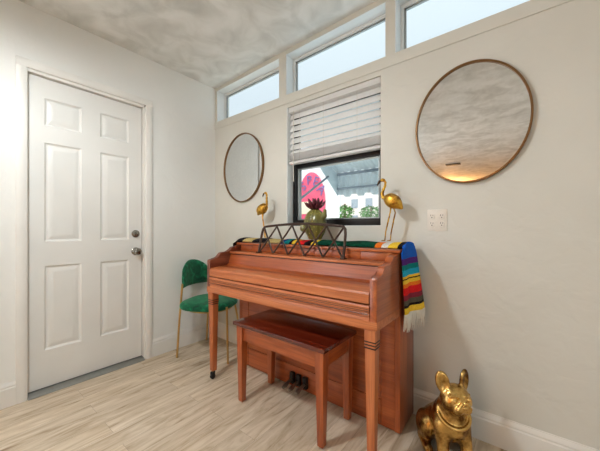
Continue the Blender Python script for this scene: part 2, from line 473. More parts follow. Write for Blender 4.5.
T = .15
WX0, WX1, WZ0, WZ1 = .962, 1.735, 1.09, 2.034         # the main window opening
CL = [(.028, .873), (.947, 1.768), (1.826, 2.78), (2.85, 3.8)]   # clerestory openings
CB, CT = 2.137, 2.448
mb = MB()
def bb(x0, x1, z0, z1): mb.box(x0, x1, 0, T, z0, z1)
bb(-.16, WX0, 0, CB); bb(WX1, XR+.16, 0, CB); bb(WX0, WX1, 0, WZ0); bb(WX0, WX1, WZ1, CB)
xs = [-.16] + [v for p in CL for v in p] + [XR+.16]
for i in range(0, len(xs), 2): bb(xs[i], xs[i+1], CB, 2.72)
for a, b in CL:
    mb.loft([[(a, y, CT+.018*(a)), (b, y, CT+.018*b), (b, y, 2.72), (a, y, 2.72)] for y in (0, T)])
struct('wall_back', mb, M['wall'], smooth=0)
struct('trim_1', MB().box(0.0, XR, -.007, 0, 2.066, CB-.001, .002), M['wall'])

# left wall with the door opening and, behind the camera, an opening added for a fill light
DY0, DY1, DZ = -1.378, -.672, 2.082
LW = (-4.4, -2.2, .5, 2.25)
mb = MB()
def lb(y0, y1, z0, z1): mb.box(-T, 0, y0, y1, z0, z1)
lb(DY1, 0, 0, 2.6); lb(DY0, DY1, DZ, 2.6); lb(LW[1], DY0, 0, 2.6)
lb(LW[0], LW[1], 0, LW[2]); lb(LW[0], LW[1], LW[3], 2.6); lb(YF, LW[0], 0, 2.6)
struct('wall_left', mb, M['wall_side'], smooth=0)
RW = (-4.6, -2.0, .4, 2.3)  # unseen right wall opening, also added for a fill light
mb = MB()
for a_ in ((YF, RW[0], 0, 2.75), (RW[1], 0, 0, 2.75), (RW[0], RW[1], 0, RW[2]), (RW[0], RW[1], RW[3], 2.75)): mb.box(XR, XR+.15, *a_)
struct('wall_right', mb, M['wall'], smooth=0)
struct('wall_front', MB().box(-.15, XR+.15, YF-.15, YF, 0, 2.75), M['wall'], smooth=0)

# baseboards: tall flat board with a moulded cap
BBP = [(0, 0), (.015, 0), (.015, .108), (.011, .114), (.012, .122), (.009, .132), (.004, .140), (.003, .145), (0, .145)]
mb = MB(); mb.prism([(-d, z) for d, z in BBP], 'x', 0, XR); struct('baseboard_back', mb, M['trim'], smooth=20)
mb = MB(); mb.prism(BBP, 'y', -.620, -.004); struct('baseboard_left', mb, M['trim'], smooth=20)
mb = MB(); mb.prism(BBP, 'y', YF, -1.430); struct('baseboard_left_2', mb, M['trim'], smooth=20)
mb = MB(); mb.prism([(XR-d, z) for d, z in BBP], 'y', YF, 0); struct('baseboard_right', mb, M['trim'], smooth=20)

# ---- the door
ddoor = MB()
SX = -.030                                           # face of the slab
sy0, sy1, sz0, sz1 = -1.375, -.690, .028, 2.058
pany = [(-1.292, -1.092), (-.978, -.784)]
panz = [(.270, .825), (.985, 1.640), (1.752, 1.932)]
ys = [sy0] + [v for p in pany for v in p] + [sy1]; zs = [sz0] + [v for p in panz for v in p] + [sz1]
for i in range(5):
    for j in range(7):
        y0, y1, z0, z1 = ys[i], ys[i+1], zs[j], zs[j+1]
        if i % 2 == 1 and j % 2 == 1:
            lv = [(0, SX), (.010, SX-.009), (.018, SX-.010), (.045, SX-.002), (.050, SX-.002)]
            rings = [[ddoor.bm.verts.new(p) for p in ((x, y0+d, z0+d), (x, y1-d, z0+d), (x, y1-d, z1-d), (x, y0+d, z1-d))] for d, x in lv]
            for a, b in zip(rings, rings[1:]):
                for k in range(4): ddoor.bm.faces.new((a[k], a[(k+1) % 4], b[(k+1) % 4], b[k]))
            ddoor.bm.faces.new(rings[-1])
        else:
            ddoor.bm.faces.new([ddoor.bm.verts.new(p) for p in ((SX, y0, z0), (SX, y1, z0), (SX, y1, z1), (SX, y0, z1))])
ddoor.box(SX-.042, SX-.0125, sy0, sy1, sz0, sz1)
for (a, b, c, d) in ((sy0, sy0+.002, sz0, sz1), (sy1-.002, sy1, sz0, sz1), (sy0, sy1, sz0, sz0+.002), (sy0, sy1, sz1-.002, sz1)): ddoor.box(SX-.02, SX-.0002, a, b, c, d)
door = struct('door_1', ddoor, M['door'], smooth=20)
# chrome knob and deadbolt
ky, kz = -.735, .888
k = MB(); k.lathe([(0, 0), (.031, 0), (.031, .004), (.026, .009), (.014, .012), (.012, .026), (.017, .032), (.026, .038), (.028, .047), (.024, .058), (.012, .063), (0, .064)], (SX, ky, kz), 24, 'x')
knob = k.build('door_knob', M['chrome'], door)
k = MB(); k.lathe([(0, 0), (.030, 0), (.030, .005), (.025, .011), (.022, .013), (0, .013)], (SX, ky, 1.03), 24, 'x')
db = k.build('deadbolt', M['chrome'], door)
MB().box(SX+.010, SX+.028, ky-.005, ky+.005, 1.016, 1.044, .003).build('thumb_turn', M['chrome'], db)
# jamb, casing, threshold
mb = MB()
mb.box(-.075, -.0005, DY0, DY0+.0025, 0, DZ); mb.box(-.075, -.0005, DY1-.012, DY1, 0, DZ); mb.box(-.075, -.0005, DY0, DY1, DZ-.020, DZ)
struct('trim_2', mb, M['trim'])
cas = [(0, 0), (.011, 0), (.017, .012), (.017, .036), (.012, .052), (0, .052)]      # (thickness, across)
mb = MB()
mb.prism([(x, DY0-d) for x, d in cas], 'z', 0, DZ-.0012)
mb.prism([(x, DY1+d) for x, d in cas], 'z', 0, DZ-.0012)
mb.prism([(x, DZ+d-.001) for x, d in cas], 'y', DY0-.052, DY1+.052)
struct('trim_3', mb, M['trim'])
mb = MB(); mb.prism([(-.10, 0), (.022, 0), (.022, .004), (.0, .020), (-.10, .026)], 'y', DY0+.003, DY1-.012)
struct('trim_4', mb, M['steel'])

# ---- windows
def rect_frame(mb, x0, x1, z0, z1, y0, y1, w, wb=None, wt=None):
    wb = w if wb is None else wb; wt = w if wt is None else wt
    mb.box(x0, x0+w, y0, y1, z0, z1, .002); mb.box(x1-w, x1, y0, y1, z0, z1, .002)
    mb.box(x0+w, x1-w, y0, y1, z0, z0+wb, .002); mb.box(x0+w, x1-w, y0, y1, z1-wt, z1, .002)
for i, (a, b) in enumerate(CL):
    mb = MB(); y0, y1 = .088, .125
    z1a = CT+.018*a; z1b = CT+.018*b; w = .024
    mb.box(a, a+w, y0, y1, CB, z1a+.02, .002); mb.box(b-w, b, y0, y1, CB, z1b, .002); mb.box(a+w, b-w, y0, y1, CB, CB+.014, .002)
    mb.loft([[(x, y0, CT+.018*x-.026), (x, y1, CT+.018*x-.026), (x, y1, CT+.018*x+.01), (x, y0, CT+.018*x+.01)] for x in (a+w, b-w)])
    w_ = struct('window_%d' % (i+2), mb, M['vinyl'])
    MB().box(a+w-.004, b-w+.004, .104, .108, CB+.01, CT+.018*a-.015).build('window_pane', M['glass'], w_)
    m2 = MB(); g = .010                                                     # grey gasket line inside the frame
    m2.box(a+w, a+w+g, .098, .112, CB+.014, CT+.018*a-.03); m2.loft([[(x, .098, CT+.018*x-.038), (x, .112, CT+.018*x-.038), (x, .112, CT+.018*x-.026), (x, .098, CT+.018*x-.026)] for x in (a+w, b-w)])
    m2.build('window_gasket', M['greyframe'], w_)
mb = MB()
for a, b in CL:
    e = .0004
    mb.box(a+e, a+.003, .001, .088, CB+e, CT+.018*a-.002); mb.box(b-.003, b-e, .001, .088, CB+e, CT+.018*b-.002)
    mb.box(a+e, b-e, .001, .088, CB+e, CB+.003)
    mb.loft([[(x, .001, CT+.018*x-.003), (x, .088, CT+.018*x-.003), (x, .088, CT+.018*x-e), (x, .001, CT+.018*x-e)] for x in (a+e, b-e)])
struct('trim_6', mb, M['vinyl'])  # white linings added; the reveals' sky brightness is put into their colour
# main window: black metal frame, white reveal lining
mb = MB(); rect_frame(mb, WX0+.002, WX1-.001, 1.092, 2.03, .067, .125, .034, .048, .05)
mb.box(WX0+.036, WX1-.035, .072, .12, 1.555, 1.60, .003)
win = struct('window_1', mb, M['black'])
m2 = MB(); rect_frame(m2, WX0+.036, WX1-.035, 1.14, 1.555, .085, .118, .016, .010, .008)
m2.build('window_sash', M['greyframe'], win)
MB().box(WX0+.05, WX1-.05, .100, .104, 1.148, 1.552).build('window_pane', M['glass'], win)
mb = MB(); mb.box(WX0+.0002, WX0+.003, .002, .0665, WZ0, WZ1); mb.box(WX0, WX1, .002, .0665, WZ0+.0002, WZ0+.0025)
mb.box(WX0-.004, WX0+.001, -.004, .002, 1.60-.6+.09, WZ1, .001)
struct('trim_5', mb, M['vinyl'])

# ---- venetian blind, half raised
bl = thing('window_blind', 'white horizontal slat blind half raised over the dark framed window', 'blind', (1.348, .035, 1.57))
bx0, bx1 = WX0+.006, WX1-.006
MB().box(bx0, bx1, .008, .058, 1.992, 2.032, .003).build('headrail', M['slat'], bl)
def slat(mb, zc, tilt, yc=.036, w=.050):
    n = 6; top = []; bot = []
    for i in range(n+1):
        s = (i/n-.5)*w; c = (.006 if tilt > .5 else .003)*(1-(2*i/n-1)**2)
        y = yc + s*math.cos(tilt) - c*math.sin(tilt); z = zc + s*math.sin(tilt) + c*math.cos(tilt)
        top.append((y, z)); bot.append((y + .0026*math.sin(tilt), z - .0026*math.cos(tilt)))
    mb.prism(top+list(reversed(bot)), 'x', bx0+.004, bx1-.004)
sl = MB()
for i in range(7): slat(sl, 1.965-.0485*i, math.radians(59), w=.060)
sl.build('slats', M['slat'], bl)
sl = MB()
for i in range(9): slat(sl, 1.613+.0062*i, math.radians(-6), w=.050)
sl.build('gathered_slats', M['slat'], bl)
MB().box(bx0+.003, bx1-.003, .010, .060, 1.583, 1.602, .004).build('bottom_rail', M['slat'], bl)
for x in (bx0+.11, 1.30, bx1-.16):
    MB().tube([(x, .006, 1.992), (x, .006, 1.60)], .0014, 6).build('lift_cord', M['cord'], bl)
MB().tube([(bx0+.055, .004, 1.995), (bx0+.055, -.002, 1.70), (bx0+.056, 0, 1.44)], .0035, 8).build('tilt_wand', M['cord'], bl)

# ---- round mirrors
def mirror(cx, cz, rx, rz, label, yw):
    t = thing('round_mirror', label, 'mirror', (cx, 0, cz-rz), 0, 'round mirrors on the window wall')
    n = 96; fr = MB(); rings = []
    for i in range(n):
        a = 2*PI*i/n; c, s = math.cos(a), math.sin(a)
        w = .010
        sec = [(0, -.002), (0, -.022), (-.002, -.024), (-w+.002, -.024), (-w, -.022), (-w, -.002)]
        rings.append([(cx+(rx+d)*c, y, cz+(rz+d)*s) for d, y in sec])
    vs = [[fr.bm.verts.new(p) for p in r] for r in rings]
    for i in range(n):
        a, b = vs[i], vs[(i+1) % n]
        for k in range(6): fr.bm.faces.new((a[k], a[(k+1) % 6], b[(k+1) % 6], b[k]))
    fr.build('mirror_frame', M['mframe'], t, smooth=40)
    g = MB(); g.lathe([(0, -.014), (1, -.014), (1, -.003), (0, -.003)], (cx, 0, cz), 96, 'y', rx-.009, rz-.009)
    g.build('mirror_glass', M['mirror'], t)
mirror(2.214, 1.621, .262, .313, 'large round brass framed mirror reflecting warm ceiling, above the wall outlet', 0)
mirror(.434, 1.625, .270, .313, 'round dark brass framed mirror near the corner, left of the window', 0)

# ---- wall outlet
o = thing('wall_outlet', 'ivory double gang wall outlet plate below the large right mirror', 'outlet', (2.062, 0, 1.058))
MB().box(2.012, 2.112, -.006, -.0005, 1.059, 1.178, .0025).build('cover_plate', M['plastic'], o)
for cx, nm in ((2.037, 'receptacle'), (2.087, 'receptacle')):
    for cz in (1.097, 1.140):
        r = MB(); r.lathe([(0, -.009), (.0145, -.009), (.0155, -.008), (.0155, -.006), (0, -.006)], (cx, 0, cz), 20, 'y', 1, 1.15)
        rr = r.build(nm, M['plastic'], o)
        s = MB(); s.box(cx-.0068, cx-.0045, -.0094, -.0085, cz+.001, cz+.010); s.box(cx+.0045, cx+.0068, -.0094, -.0085, cz+.001, cz+.009)
        s.lathe([(0, -.0094), (.003, -.0094), (.003, -.0085), (0, -.0085)], (cx, 0, cz-.007), 10, 'y')
        s.build('socket_slots', M['slot'], rr)

# ------------------------------------------------------------------ the piano
PX0, PX1 = .662, 1.940
pn = thing('upright_piano', 'reddish walnut upright spinet piano with closed key cover standing under the window', 'piano', (1.30, -.24, 0))
sd = .030
for x0, x1 in ((PX0, PX0+sd), (PX1-sd, PX1)):
    MB().box(x0, x1, -.240, -.012, .008, .945, .006).build('side_panel', M['wood_z'], pn)
MB().box(PX0+sd, PX1-sd, -.035, -.014, .03, .945).build('back_panel', M['wood_x'], pn)
lp = MB()
lp.box(PX0+sd, PX0+.105, -.236, -.215, .010, .625, .003); lp.box(PX1-.105, PX1-sd, -.236, -.215, .010, .625, .003)
lp.box(PX0+.107, PX1-.107, -.234, -.214, .150, .625, .003); lp.box(PX0+.107, PX1-.107, -.236, -.214, .010, .147, .003)
lp.build('lower_panel', M['wood_x'], pn)
# cheeks (shaped arms beside the key cover)
ck = [(-.243, .625), (-.532, .625), (-.532, .842), (-.526, .851), (-.484, .855), (-.466, .860), (-.455, .870), (-.449, .884), (-.440, .894), (-.424, .898),
      (-.385, .899), (-.362, .903), (-.349, .911), (-.342, .924), (-.330, .932), (-.300, .936), (-.268, .940), (-.243, .945)]
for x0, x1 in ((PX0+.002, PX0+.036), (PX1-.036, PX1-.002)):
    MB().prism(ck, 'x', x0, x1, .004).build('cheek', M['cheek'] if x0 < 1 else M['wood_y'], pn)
# keybed with moulded slip
MB().box(PX0, PX1, -.534, -.243, .620, .660, .005).build('keybed', M['woodl_x'], pn)
ks = MB(); ks.prism([(-.534, .661), (-.530, .676), (-.536, .680), (-.538, .686), (-.534, .692), (-.538, .698), (-.538, .722), (-.533, .728), (-.50, .728), (-.50, .661)], 'x', PX0+.037, PX1-.037)
slip = ks.build('key_slip', M['woodl_x'], pn, smooth=25)
kl = MB()
for z in (.688, .7035, .7115): kl.box(PX0+.038, PX1-.038, -.5386, -.536, z, z+.0026)
kl.build('groove_line', M['ebony'], slip)
fb = MB(); fb.prism([(-.528, .734), (-.534, .738), (-.536, .778), (-.531, .788), (-.520, .792), (-.447, .797), (-.447, .780), (-.50, .765), (-.50, .734)], 'x', PX0+.038, PX1-.038)
fall = fb.build('fallboard', M['woodl_x'], pn, smooth=25)
h = MB(); h.box(PX0+.038, PX1-.038, -.446, -.442, .790, .7965); h.build('hinge', M['brass'], fall)
fb = MB(); fb.prism([(-.441, .797), (-.392, .800), (-.372, .812), (-.350, .884), (-.335, .884), (-.350, .780), (-.441, .780)], 'x', PX0+.038, PX1-.038)
fb.build('fallboard_back', M['wood_x'], pn, smooth=25)
MB().box(PX0+.036, PX1-.036, -.362, -.243, .8845, .8985, .004).build('music_shelf', M['woodl_x'], pn)
MB().box(PX0+.037, PX1-.037, -.3535, -.345, .8795, .8846).build('groove_line', M['ebony'], pn)
up = MB(); up.box(PX0+.034, PX0+.16, -.252, -.236, .899, .944, .002); up.box(PX0+.162, 1.72, -.252, -.236, .899, .944, .002); up.box(1.722, PX1-.034, -.252, -.236, .899, .944, .002)
up.build('upper_panel', M['wood_x'], pn)
MB().box(PX0-.006, PX1+.006, -.262, -.010, .9455, .962, .005).build('lid', M['wood_x'], pn)
# front legs
for cx in (PX0+.036, PX1-.036):
    cy = -.503
    zb = .060
    lg = MB().taper(cx, cy, zb, .548, .0175, .0245).taper(cx, cy, .548, .6195, .0255, .0265)
    leg = lg.build('front_leg', M['woodl_z'], pn)
    r = MB()
    for z in (.536, .550, .564): r.box(cx-.0275, cx+.0275, cy-.0275, cy+.0275, z, z+.0055, .002)
    r.build('leg_ring', M['ebony'], leg)
    c = MB(); c.lathe([(0, .045), (.012, .045), (.012, .060), (0, .060)], (cx, cy, 0), 12)
    c.box(cx-.0125, cx-.009, cy-.018, cy+.006, .018, .050, .001); c.box(cx+.009, cx+.0125, cy-.018, cy+.006, .018, .050, .001)
    c.lathe([(0, -.008), (.018, -.008), (.0185, 0), (.018, .008), (0, .008)], (cx, cy-.006, .0187), 20, 'x')
    c.build('caster', M['rubber'], leg)
# pedals
for px in (1.222, 1.275, 1.330):
    p = MB(); p.tube([(px, -.225, .060), (px, -.262, .064), (px, -.292, .060), (px, -.325, .050), (px, -.345, .046)], [.007, .009, .010, .016, .010], 10)
    pp = p.build('pedal', M['pedalm'], pn)
    MB().box(px-.017, px+.017, -.262, -.2365, .035, .110, .006).build('pedal_bracket', M['pedal'], pp)
# lattice music desk of dark metal
dk = MB()
def dz_top(x):
    u = (x-.955)/(1.635-.955); return 1.083 + .020*math.sin(PI*min(max(u, 0), 1))
DX0, DX1 = .950, 1.640
def lean(z): return -.300 + (z-.90)*.22                        # leans back
zb = .905
bar = [(DX0, lean(zb), zb), (DX0+.003, lean(1.04), 1.04), (DX0+.008, lean(1.068), 1.068), (DX0+.022, lean(1.083), 1.083)]
bar += [(DX0+.04+i*(DX1-DX0-.08)/16, lean(1.09), dz_top(DX0+.04+i*(DX1-DX0-.08)/16)) for i in range(17)]
bar += [(DX1-.022, lean(1.083), 1.083), (DX1-.008, lean(1.068), 1.068), (DX1-.003, lean(1.04), 1.04), (DX1, lean(zb), zb)]
frame = MB().tube(bar, .0085, 8).build('music_desk', M['iron'], pn)
nodes = [DX0+.004+i*(DX1-DX0-.008)/5 for i in range(6)]
for i in range(5):
    for a, b in ((i, i+1), (i+1, i)):
        xb, xt = nodes[a], nodes[b]
        if a == 0: xb = DX0+.004
        xt2 = min(max(xt, DX0+.02), DX1-.02)
        zt = dz_top(xt2) - .004
        off = .003 if a < b else -.003
        MB().tube([(xb, lean(zb)+off, zb-.002), (xt2, lean(zt)+off, zt)], .0063, 6).build('lattice_bar', M['iron'], frame)
for x in (DX0, DX1):
    MB().box(x-.013, x+.013, -.316, -.280, .8987, .908, .002).build('rack_foot', M['iron'], frame)

# ------------------------------------------------------------------ the bench
bn = thing('piano_bench', 'polished mahogany piano bench with tapered legs in front of the piano', 'bench', (1.36, -.42, 0))
b0, b1, c0, c1 = 1.022, 1.702, -.590, -.256
MB().box(b0, b1, c0, c1, .476, .499, .006).build('bench_top', M['woodb_x'], bn)
lx = (b0+.045, b1-.040); ly = (c0+.040, c1-.036)
MB().box(lx[0]+.02, lx[1]-.02, ly[0]-.012, ly[0]+.008, .385, .4755, .002).build('apron', M['wood_x'], bn)
MB().box(lx[0]+.02, lx[1]-.02, ly[1]-.008, ly[1]+.012, .385, .4755, .002).build('apron', M['wood_x'], bn)
for x in lx: MB().box(x-.010, x+.010, ly[0]+.022, ly[1]-.022, .385, .4755, .002).build('apron', M['wood_y'], bn)
for x in lx:
    for y in ly:
        leg = MB().taper(x, y, .006, .4755, .0165, .0255).build('leg', M['wood_z'], bn)
        MB().lathe([(0, 0), (.009, 0), (.010, .003), (.008, .0062), (0, .0062)], (x, y, 0), 14).build('foot_glide', M['brass'], leg)

# ------------------------------------------------------------------ the green chair
ch = thing('velvet_chair', 'green velvet chair with curved back and thin gold legs by the door wall', 'chair', (.32, -.27, 0))
A, B, Cc, D = Vector((.187, -.501)), Vector((.046, -.128)), Vector((.603, -.304)), Vector((.455, -.045))
# seat cushion
cc = Vector((.318, -.272)); fwd = Vector((.905, .425)); sid = Vector((-fwd.y, fwd.x))
st = MB(); rings = []
prof = [(.0, .405), (.80, .405), (.93, .410), (.99, .420), (1.0, .434), (.985, .449), (.93, .461), (.80, .469), (.45, .474), (0, .475)]
for s_, z in prof:
    ring = []
    for k in range(40):
        a = 2*PI*k/40; ca, sa = math.cos(a), math.sin(a); e = .72
        u = math.copysign(abs(ca)**e, ca)*.218*max(s_, 1e-4); w = math.copysign(abs(sa)**e, sa)*.218*max(s_, 1e-4)*(1.0-.08*ca)
        q = cc + fwd*u + sid*w
        ring.append((q.x, q.y, z))
    rings.append(ring)
st.loft(rings); st.build('seat', M['velvet'], ch, smooth=60)
# backrest: curved panel between the two rear posts
Pa = Vector((.150, -.432)); Pb = Vector((.052, -.118)); 
mid = (Pa+Pb)/2; bk = Vector((-(Pb-Pa).y, (Pb-Pa).x)).normalized()
n = 24; rows = []
def arc(t, r=0):
    q = Pa.lerp(Pb, t) + bk*(.062*math.sin(PI*t)+r)
    return Vector((max(q.x, .021+0*r), q.y))
def ztop(t): return .640 + .150*(max(0, math.sin(PI*min(max(t*.96+.02, 0), 1))))**.42
bkm = MB(); rings = []
for i in range(n+1):
    t = i/n; zt = ztop(t); zb_ = .562
    e = .55 if i in (0, n) else (.85 if i in (1, n-1) else 1)
    hw = .019*e
    zz = [zb_+.0, zb_+.012, zb_+.04, (zb_+zt)/2, zt-.04, zt-.012, zt]
    ww = [.35, .8, 1, 1.12, 1, .8, .35]
    ring = []
    for z, w in zip(zz, ww):
        q = Pa.lerp(Pb, t)+bk*(.052*math.sin(PI*t)-hw*w); ring.append((q.x+.006, q.y, z))
    for z, w in reversed(list(zip(zz, ww))):
        q = Pa.lerp(Pb, t)+bk*(.052*math.sin(PI*t)+hw*w); ring.append((q.x+.006, q.y, z))
    rings.append(ring)
bkm.loft(rings); bkm.build('backrest', M['velvet'], ch, smooth=60)
def pole(nm, pts, r=.0085): return MB().tube(pts, r, 10).build(nm, M['chairgold'], ch)
pole('rear_leg', [(A.x, A.y, .004), (.168, -.470, .30), (.158, -.450, .45), (.152, -.434, .60)])
pole('rear_leg', [(B.x, B.y, .004), (.052, -.118, .30), (.058, -.113, .45), (.060, -.112, .60)])
pole('front_leg', [(Cc.x, Cc.y, .004), (.588, -.300, .30), (.580, -.298, .445)])
pole('front_leg', [(D.x, D.y, .004), (.440, -.080, .30), (.425, -.095, .415)])
fr = []
for k in range(32):
    a = 2*PI*k/32; q = cc+fwd*(.185*math.cos(a))+sid*(.18*math.sin(a)); fr.append((q.x, q.y, .3985))
MB().tube(fr, .0065, 8, closed=True).build('seat_ring', M['chairgold'], ch)

# ------------------------------------------------------------------ the serape on the piano
zt0 = .962
def serape():
    nu, nv = 130, 24
    x0, x1 = .655, 1.939
    bm = bmesh.new(); uvl = bm.loops.layers.uv.new('UVMap')
    def pos(u, v, off=0):
        """u: metres along, v: 0 front .. 1 back"""
        yf, yb = -.205, -.030
        y = yf+(yb-yf)*v
        puff = .0035+.027*math.sin(PI*min(1, max(0, v)))**.5 + .003*math.sin(u*23+v*4)*math.sin(PI*v)
        if u < L_TOP0+.14:
            q_ = min(1, max(0, (L_TOP0+.14-u)/.12)); y -= .052*q_*(1-v); puff += .006*q_
        if u < L_TOP0:
            d = L_TOP0-u
            return Vector((x0-.010-.006*math.sin(PI*v), y-.03, zt0+.004-d))
        if u <= L_TOP1-.012:
            return Vector((x0-.008+(u-L_TOP0)*(x1+.006-x0)/(L_TOP1-L_TOP0), y+.010*math.sin(u*7), zt0+puff))
        d = u-(L_TOP1-.012)
        # draped end: falls along the side, flaring outwards at the back, with folds
        k = min(1, d/.03)
        drop = max(0, d-.012)
        fl = min(1, drop/.37)
        yy = (-.272+.020*fl) + (.232-.02*fl)*v
        xx = x1+.006+.012*k + fl*(.006+.055*v**1.3) + .008*fl*math.sin(v*PI*3.2+1)+.004*math.sin(v*9)
        yy = y*(1-k)+yy*k
        return Vector((xx, yy, zt0+puff*(1-k)+.006*(1-k)-drop*.985))
    us = [L_ALL*i/nu for i in range(nu+1)]
    grid = [[bm.verts.new(pos(u, j/nv)) for j in range(nv+1)] for u in us]
    for i in range(nu):
        for j in range(nv):
            f = bm.faces.new((grid[i][j], grid[i+1][j], grid[i+1][j+1], grid[i][j+1]))
            for l, (a, b) in zip(f.loops, ((i, j), (i+1, j), (i+1, j+1), (i, j+1))): l[uvl].uv = (a/nu, b/nv*.2)
    bmesh.ops.recalc_face_normals(bm, faces=bm.faces)
    # thickness
    bm.normal_update()
    me = bpy.data.meshes.new('serape'); bm.to_mesh(me); bm.free()
    return me, pos
t = thing('serape_blanket', 'multicoloured striped serape lying along the piano top with fringed end hanging right', 'blanket', (1.30, -.12, zt0))
me, spos = serape()
me.transform(Matrix.Translation((-1.30, .12, -zt0)))
ob = link_mesh('woven_cloth', me, M['serape'], t, 60)
so = ob.modifiers.new('thick', 'SOLIDIFY'); so.thickness = .004; so.offset = 0
fr = MB()
for k in range(52):
    v = k/51; p = spos(L_ALL-.004, v); L = .092+random.uniform(-.018, .014)
    dx, dy = random.uniform(-.012, .012), random.uniform(-.010, .010)
    fr.tube([p, p+Vector((dx*.4, dy*.4, -L*.5)), p+Vector((dx, dy, -L))], [.0038, .0034, .0016], 5)
tag(fr.build('fringe', M['fringe'], t), 'white fringe')

# ------------------------------------------------------------------ flamingos
def flamingo(label, x, y, z, flip):
    f = -1 if flip else 1
    t = thing('flamingo_figurine', label, 'figurine', (x, y, z), 0, 'gold flamingos on the piano')
    # local: body faces -x (right one); flip mirrors the body
    def fn(P):
        Q = P*np.array([f, 1, 1])
        R = rotm(0, math.radians(32), 0)
        d = ell(Q, (.012, 0, .232), (.055, .034, .041), R)
        d = smin(d, ell(Q, (.048, 0, .208), (.034, .014, .014), rotm(0, math.radians(50), 0)), .02)
        d = smin(d, ell(Q, (.022, .022, .232), (.042, .010, .026), R), .008)
        d = smin(d, ell(Q, (.022, -.022, .232), (.042, .010, .026), R), .008)
        nk = [(-.030, 0, .243), (-.046, 0, .258), (-.050, 0, .280), (-.042, 0, .302), (-.032, 0, .322), (-.030, 0, .342), (-.037, 0, .356), (-.048, 0, .360)]
        if flip: nk = [(-.026, 0, .246), (-.036, 0, .264), (-.036, 0, .290), (-.034, 0, .315), (-.036, 0, .340), (-.030, 0, .355), (-.020, 0, .360)]
        for i in range(len(nk)-1): d = smin(d, cap(Q, nk[i], nk[i+1], .0105-.0009*i, .0105-.0009*(i+1)), .006)
        hd = nk[-1]
        d = smin(d, ell(Q, (hd[0], 0, hd[2]-.002), (.014, .010, .0105)), .006)
        return d
    me = sdf_mesh('body', fn, (-.10, -.05, .13), (.10, .05, .40), .0042)
    link_mesh('body', me, M['flam'], t, 80)
    hx = (-.048 if not flip else .020)
    bx = -1 if not flip else -1
    if flip: bx = -1; hx = .020
    b = MB(); b.tube([(hx+bx*.006, 0, .358), (hx+bx*.020, 0, .352), (hx+bx*.028, 0, .338), (hx+bx*.030, 0, .326)], [.007, .0065, .005, .0015], 8)
    b.build('beak', M['beak'], t, local=True)
    for s, (kx, fx) in ((-1, (-.006*1, -.030)), (1, (.016, -.004))):
        kx2, fx2 = (kx*f, fx*f)
        l = MB(); l.tube([(.008*f, s*.010, .212), (kx2+.008*f, s*.011, .165), (kx2, s*.011, .130), (fx2+.004*f, s*.009, .050), (fx2, s*.009, .006)], [.006, .0040, .0048, .0034, .0036], 8)
        leg = l.build('leg', M['flam'], t, local=True)
        w = MB()
        for a in (-.5, 0, .5):
            w.tube([(fx2, s*.009, .005), (fx2-f*.020*math.cos(a), s*.009+.018*math.sin(a), .0035)], [.004, .002], 6)
        w.build('foot', M['flam'], leg, local=True)
    return t
fl1 = flamingo('gold flamingo figurine standing right of the window on the striped serape', 1.838, -.105, .998, False)
fl2 = flamingo('gold flamingo figurine below the small left mirror, behind the lattice music rack', .800, -.105, .998, True)

# ------------------------------------------------------------------ cactus planter
cp = thing('cactus_planter', 'green speckled cactus shaped pot holding a dark red succulent on the piano', 'planter', (1.318, -.120, .998))
def cfn(P):
    th = np.arctan2(P[..., 1], P[..., 0])
    d = ell(P, (0, 0, .105), (.078, .072, .105))
    d = smin(d, cap(P, (0, 0, .012), (0, 0, .05), .042, .05), .03)
    d = d + .0016*np.cos(th*11)*np.clip((P[..., 2]-.01)/.04, 0, 1)
    d = smin(d, cap(P, (-.055, -.012, .060), (-.088, -.02, .072), .020, .021), .012)
    d = smin(d, cap(P, (-.088, -.02, .072), (-.094, -.02, .098), .021, .016), .008)
    d = smin(d, cap(P, (.060, -.006, .140), (.084, -.01, .158), .015, .015), .010)
    d = smin(d, cap(P, (.084, -.01, .158), (.086, -.01, .192), .015, .012), .006)
    return smax(d, -P[..., 2], .004)
link_mesh('pot', sdf_mesh('pot', cfn, (-.13, -.10, -.01), (.12, .10, .225), .0052), M['cactus'], cp, 80)
s = MB(); s.lathe([(0, .200), (.030, .200), (.026, .212), (0, .214)], (0, 0, 0), 16); s.build('soil', M['succ_stem'], cp, local=True)
for ring_, (nl, r, el, ln) in enumerate(((6, .010, 70, .055), (9, .016, 46, .066), (11, .020, 20, .072))):
    for k in range(nl):
        a = 2*PI*(k+.35*ring_)/nl; e = math.radians(el+random.uniform(-8, 8))
        d0 = Vector((math.cos(a)*math.cos(e), math.sin(a)*math.cos(e), math.sin(e)))
        p0 = Vector((0, 0, .212))+Vector((math.cos(a), math.sin(a), 0))*r*.5
        upv = Vector((0, 0, 1))
        pts = [p0, p0+d0*ln*.35, p0+d0*ln*.7+upv*.006, p0+d0*ln+upv*.018]
        m_ = MB(); m_.tube(pts, [.005, .0125, .0105, .0012], 8)
        m_.build('succulent_leaf', M['succ'], cp, local=True)

